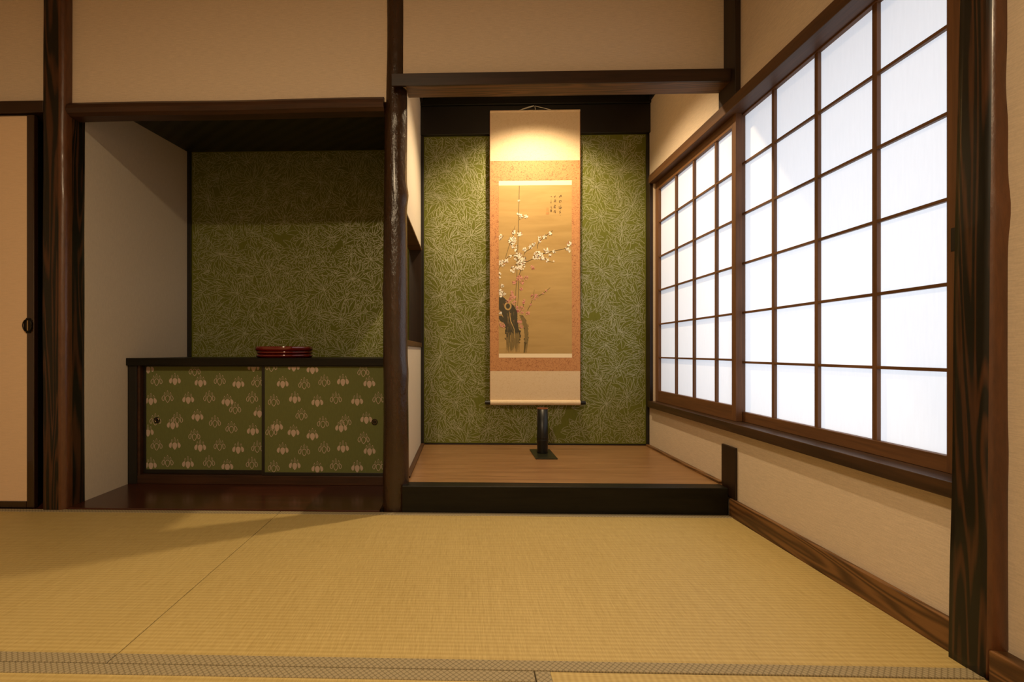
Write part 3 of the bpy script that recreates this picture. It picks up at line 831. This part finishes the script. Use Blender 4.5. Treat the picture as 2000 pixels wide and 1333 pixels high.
for k in range(80):
    xs = 255 + 228 * (k + rn.random()) / 80; zz = rn.uniform(790, 850)
    pstroke(z7([(xs, zz), (xs + rn.uniform(-5, 5), rn.uniform(900, 960)), (xs + rn.uniform(-5, 3), rn.uniform(960, 1150))]), rn.uniform(0.5, 1.2), 3, 0.00042 + 0.000003 * k, 0.3)
for k in range(34):
    xs = rn.choice((rn.uniform(258, 340), rn.uniform(415, 480))); zz = rn.uniform(780, 860)
    pstroke(z7([(xs, zz), (xs + rn.uniform(-5, 5), rn.uniform(900, 1010))]), rn.uniform(0.6, 1.5), 2, 0.00055, 0.3)
trL2 = [(510, 127, 190), (560, 127, 225), (600, 150, 230), (640, 212, 232)]
for i in range(len(trL2) - 1):
    a, b = trL2[i], trL2[i + 1]; ppoly(z7([(a[1], a[0]), (a[2], a[0]), (b[2], b[0]), (b[1], b[0])]), 2, 0.00045)
trR = [(500, 480, 540), (550, 505, 560), (600, 528, 588), (680, 545, 618), (760, 560, 632), (850, 572, 640), (940, 572, 636), (1000, 570, 628)]
trR = fine(trR, 6)
for i in range(len(trR) - 1):
    a, b = trR[i], trR[i + 1]; ppoly(z7([(a[1], a[0]), (a[2], a[0]), (b[2], b[0]), (b[1], b[0])]), 3, 0.0004)
for k in range(26):   # dry brush tails
    xs = rn.uniform(258, 480); pstroke(z7([(xs, rn.uniform(860, 980)), (xs - rn.uniform(-6, 6), rn.uniform(1040, 1150))]), 1.1, 3, 0.0005, 0.4)
for k in range(12):
    xs = rn.uniform(572, 628); pstroke(z7([(xs, 970), (xs - 18, 1150)]), 1.1, 3, 0.0005, 0.4)
for k in range(20):   # gold dry streaks in the trunk
    zz = rn.uniform(440, 900); xs = rn.uniform(270, 410)
    pstroke(z7([(xs, zz), (xs + rn.uniform(-8, 14), zz + rn.uniform(40, 130))]), rn.uniform(0.5, 1.5), rn.choice((0, 4, 3)), 0.0006, 0.3)
for k in range(26):
    zz = rn.uniform(700, 1000); s_ = rn.choice((0, 1, 1)); xs = (245 + rn.uniform(-12, 5)) if s_ == 0 else (485 + rn.uniform(-12, 12))
    r_ = rn.uniform(0.6, 1.7); c0 = z7([(xs, zz)])[0]
    ppoly([(c0[0] + r_ * math.cos(a), c0[1] + r_ * math.sin(a)) for a in [PI / 4 * i for i in range(8)]], 2, 0.0006)
for k in range(12):
    zz = rn.uniform(640, 980); c0 = z7([(rn.choice((570, 635)) + rn.uniform(-12, 6), zz)])[0]; r_ = rn.uniform(0.5, 1.2)
    ppoly([(c0[0] + r_ * math.cos(a), c0[1] + r_ * math.sin(a)) for a in [PI / 4 * i for i in range(8)]], 2, 0.0006)
c0 = z7([(283, 345)])[0]
for (r_, rz, mi, dy) in ((7.2, 8.2, 0, 0.0008), (4.1, 5.0, 2, 0.0009)):
    ppoly([(c0[0] + r_ * math.cos(a), c0[1] + rz * math.sin(a)) for a in [PI / 8 * i for i in range(16)]], mi, dy)
pstroke(z7([(200, 300), (240, 380), (310, 420), (330, 540)]), 3.0, 4, 0.0007, 0.8)
pstroke(z7([(310, 440), (330, 600), (390, 740), (400, 900)]), 2.2, 0, 0.0007, 1.0)
pstroke(z7([(150, 430), (200, 540)]), 2.2, 0, 0.0007, 0.8)
for P, w in (([(1014, 365), (1013.6, 400), (1012.4, 440), (1011.5, 480), (1010.6, 500), (1009, 546), (1007, 575), (1006, 606)], 0.9),
             ([(1017, 529), (1013, 540), (1009, 548)], 0.9), ([(1012.5, 548), (1012.2, 582), (1009, 610)], 0.9), ([(1009, 480), (1008, 500), (1010, 520), (1009, 548)], 1.1),
             ([(974, 525), (984, 512), (992, 503), (1007, 498)], 0.8), ([(987, 505), (994, 482), (1000, 470), (1003, 452), (1006, 442)], 0.7),
             ([(1020, 512), (1030, 512), (1040, 507), (1050, 497), (1060, 497), (1085, 491), (1100, 488), (1112, 482)], 0.9),
             ([(1023, 499), (1026, 493), (1036, 487), (1044, 476)], 0.8), ([(1049, 487), (1051, 476), (1056, 470), (1065, 463), (1079, 452)], 0.9),
             ([(1050, 500), (1062, 505), (1072, 512), (1080, 514)], 0.7), ([(1014, 431), (1019, 426)], 0.8),
             ([(1030, 607), (1036, 595), (1041, 582), (1043, 567)], 0.7), ([(1050, 580), (1062, 573), (1074, 563)], 0.7), ([(1022, 600), (1023, 585)], 0.7),
             ([(1018, 620), (1021, 618), (1028, 628)], 0.8)):
    pstroke(P, w, 2, 0.0009, w * 0.7)
def blossom(u, v_, r_, mi, dy):
    a0 = rn.uniform(0, 1.2)
    for k in range(5):
        a = a0 + 2 * PI * k / 5; cu, cv = u + r_ * 0.62 * math.cos(a), v_ + r_ * 0.62 * math.sin(a)
        ppoly([(cu + r_ * 0.42 * math.cos(b), cv + r_ * 0.42 * math.sin(b)) for b in [PI / 3 * i for i in range(6)]], mi, dy)
    if rn.random() < 0.6:
        ppoly([(u + r_ * 0.25 * math.cos(b), v_ + r_ * 0.25 * math.sin(b)) for b in [PI / 2 * i for i in range(4)]], 7 if mi == 6 else 2, dy + 0.0002)
def cluster(u, v_, s_, n, mi):
    n = int(n * 1.5 + 0.5)
    for k in range(n):
        a = rn.uniform(0, 2 * PI); d_ = s_ * math.sqrt(rn.random())
        m_ = mi
        if mi == 6 and rn.random() < 0.22: m_ = 7
        blossom(u + d_ * math.cos(a), v_ + d_ * math.sin(a), rn.uniform(1.0, 1.75) if mi == 5 else rn.uniform(0.7, 1.3), m_, 0.0011 + 0.0004 * rn.random())
    if mi == 5:
        for k in range(int(n * 0.8)):
            a = rn.uniform(0, 2 * PI); d_ = s_ * rn.uniform(0.4, 1.15); r_ = rn.uniform(0.4, 0.8)
            ppoly([(u + d_ * math.cos(a) + r_ * math.cos(b), v_ + d_ * math.sin(a) + r_ * math.sin(b)) for b in [PI / 3 * i for i in range(6)]], rn.choice((4, 2, 7)), 0.0017)
for u, v_, s_, n in ((1013, 393, 1.5, 3), (1012, 419, 2.5, 4), (1018, 424, 4, 7), (1027, 424, 3.5, 7), (978, 462, 4, 7), (977, 467, 2, 3), (1003, 455, 3.5, 7), (1015, 458, 4.5, 9),
                     (1000, 470, 7.5, 20), (1004, 480, 6.5, 12), (1007, 489, 3, 4), (980, 515, 6, 13), (990, 509, 4.5, 8), (997, 501, 2.5, 3), (1012, 503, 8, 20), (1020, 511, 8.5, 24), (1012, 519, 8, 14),
                     (1002, 527, 6, 13), (1018, 522, 7, 12), (1049, 497, 6, 14), (1055, 501, 6.5, 14), (1046, 504, 5, 9), (1066, 491, 5.5, 11), (1060, 506, 4, 7), (1068, 509, 3.5, 5),
                     (1025, 488, 3.5, 6), (1036, 484, 3.5, 6), (1042, 478, 3.5, 6), (1053, 472, 3.5, 6), (1063, 464, 4, 7), (1074, 458, 3.5, 5), (1053, 465, 2, 3),
                     (1111, 478, 4.5, 9), (1107, 488, 3, 6), (1112, 491, 3, 4), (1082, 493, 3, 4), (1074, 500, 2, 3), (976, 535, 2, 4), (975, 543, 2, 4), (981, 560, 3.5, 6),
                     (978, 570, 5, 14), (979, 577, 4, 8), (984, 575, 3, 5), (977, 612, 2.5, 5), (1081, 512, 1, 1)):
    cluster(u, v_, s_, n, 5)
for u, v_, s_, n in ((1015, 545, 6.5, 26), (1004, 552, 3.5, 10), (1027, 543, 4.5, 9), (1017, 565, 4, 12), (1001, 580, 6, 22), (993, 588, 5, 14), (1004, 592, 4, 10), (1040, 523, 4, 9),
                     (1042, 581, 6, 16), (1047, 580, 4, 8), (1066, 569, 1.6, 4), (1060, 574, 1.5, 3), (1023, 592, 3, 10), (1023, 588, 2, 5), (1016, 606, 7.5, 30), (1031, 613, 4, 14), (1036, 596, 1.8, 5),
                     (1015, 630, 4.5, 16), (1018, 638, 3, 8), (1009, 600, 3, 8), (979, 634, 4.5, 12), (984, 638, 3, 7), (1000, 572, 3, 6), (1020, 553, 3, 8)):
    cluster(u, v_, s_, n, 6)
# inscription columns and seal, copied as brush marks
def z8(P): return [(1060 + a / 22.2, 370 + b / 22.2) for a, b in P]
for P, w in (([(700, 365), (730, 390), (765, 320)], 0.9), ([(740, 330), (790, 300), (800, 350), (790, 380)], 1.1), ([(720, 400), (735, 340)], 0.9),
             ([(700, 540), (720, 620), (745, 600)], 1.0), ([(700, 545), (795, 535), (790, 600)], 0.7), ([(730, 585), (750, 620)], 0.9),
             ([(700, 780), (700, 870), (770, 880), (800, 830)], 1.0), ([(765, 720), (770, 800), (765, 870)], 0.7), ([(740, 820), (820, 825)], 0.6),
             ([(750, 960), (720, 1020), (750, 1040), (710, 1090)], 0.9), ([(720, 1000), (775, 1060)], 0.6), ([(740, 1160), (755, 1190)], 0.6),
             ([(540, 320), (505, 400)], 1.1), ([(480, 365), (540, 350)], 0.5),
             ([(500, 500), (480, 600), (520, 560)], 0.9), ([(500, 500), (550, 500), (555, 600)], 0.8), ([(530, 520), (540, 590)], 0.6),
             ([(490, 730), (545, 735), (510, 790), (540, 860)], 1.0), ([(480, 770), (475, 840), (520, 850)], 0.8), ([(525, 720), (520, 860)], 0.6),
             ([(550, 950), (480, 975), (475, 1050)], 0.7), ([(510, 1000), (550, 1010), (530, 1070)], 0.9), ([(515, 1030), (540, 1060)], 1.0),
             ([(345, 355), (375, 370)], 1.6), ([(355, 490), (350, 540)], 0.6), ([(360, 570), (340, 630), (365, 625)], 1.2), ([(355, 770), (355, 850), (390, 855)], 1.0),
             ([(320, 930), (385, 930)], 0.9), ([(325, 960), (385, 965)], 0.9), ([(320, 1000), (392, 1000)], 1.0), ([(352, 920), (352, 1005)], 1.2)):
    pstroke(z8(P), w, 4, 0.0009)
for (a, b, c, e) in ((155, 250, 850, 960), (145, 262, 1035, 1115)):
    P = z8([(a, c), (b, c), (b, e), (a, e)]); n = 4
    pstroke([P[0], P[1]], 0.7, 8, 0.0009); pstroke([P[1], P[2]], 0.7, 8, 0.0009); pstroke([P[2], P[3]], 0.7, 8, 0.0009); pstroke([P[3], P[0]], 0.7, 8, 0.0009)
    pstroke(z8([((a + b) / 2, c), ((a + b) / 2, e)]), 0.9, 8, 0.0009); pstroke(z8([(a, (c + e) / 2), (b, (c + e) / 2)]), 0.7, 8, 0.0009)
pt = mb.build('painting', mats, sc)
pt['label'] = 'plum tree with white and pink blossoms on aged gold silk'
# side edges, top rod, roller with black knobs, cord
for xe in (x0 - 0.0022, x1):
    mb, _ = sheet('e', xe, xe + 0.0022, 0.358, 2.026, 0.0, None, 40)
    mb.build('side_edge', plain('dull red edge', (0.30, 0.10, 0.04), 0.7), sc, smooth=True)
def hcyl(name, xa, xb, y, z, r_, mat, seg=20):
    mb = MB(); mb.rings([[(x, y + r_ * math.cos(a), z + r_ * math.sin(a)) for a in [2 * PI * i / seg for i in range(seg)]] for x in (xa, xb)])
    return mb.build(name, mat, sc, smooth=False, bevel=0)
hcyl('top_rod', x0 - 0.001, x1 + 0.001, YS + 0.001, 2.030, 0.006, M['heaven'])
hcyl('roller', x0, x1, YS - 0.004, 0.357, 0.0145, M['heaven'], 28)
hcyl('roller_knob', x0 - 0.030, x0, YS - 0.004, 0.357, 0.0115, M['vase'], 28)
hcyl('roller_knob', x1, x1 + 0.030, YS - 0.004, 0.357, 0.0115, M['vase'], 28)
mb = MB(); mb.tube([(0.320, YS, 2.036), (0.36, YS - 0.002, 2.045), (0.402, YS - 0.003, 2.0575), (0.408, YS - 0.003, 2.0575), (0.45, YS - 0.002, 2.047), (0.50, YS, 2.036)], 0.0016, 8)
mb.tube([(0.322, YS, 2.037), (0.36, YS - 0.004, 2.049), (0.402, YS - 0.005, 2.059)], 0.0014, 8)
mb.tube([(0.405, YS - 0.004, 2.060), (0.408, YS - 0.005, 2.048), (0.410, YS - 0.004, 2.036)], 0.0016, 8)
mb.build('hanging_cord', M['cord'], sc, smooth=True)
mb = MB(); mb.tube([(0.405, YB - 0.031, 2.057), (0.405, YS - 0.006, 2.055), (0.405, YS - 0.008, 2.066)], 0.0022, 8)
tag(mb.build('scroll_hook', M['iron']), 'small dark hook holding the scroll cord', 'hook')

# downlight fitting in the alcove ceiling
f = thing('downlight', (0.40, 2.31, 2.16), 'small round downlight in the ceiling of the scroll alcove', 'light')
MB().lathe(0.40, 2.31, [(0.045, 2.1995), (0.045, 2.188), (0.038, 2.188), (0.036, 2.197)], 32, cap=False).build('housing', M['black'], f)
# room ceiling lamp fitting
f = thing('ceiling_lamp', (-0.45, -0.35, 2.25), 'square ceiling lamp of the room', 'light')
MB().box(-0.63, -0.27, -0.53, -0.17, 2.255, 2.359).build('housing', M['frame'], f, bevel=0.004)
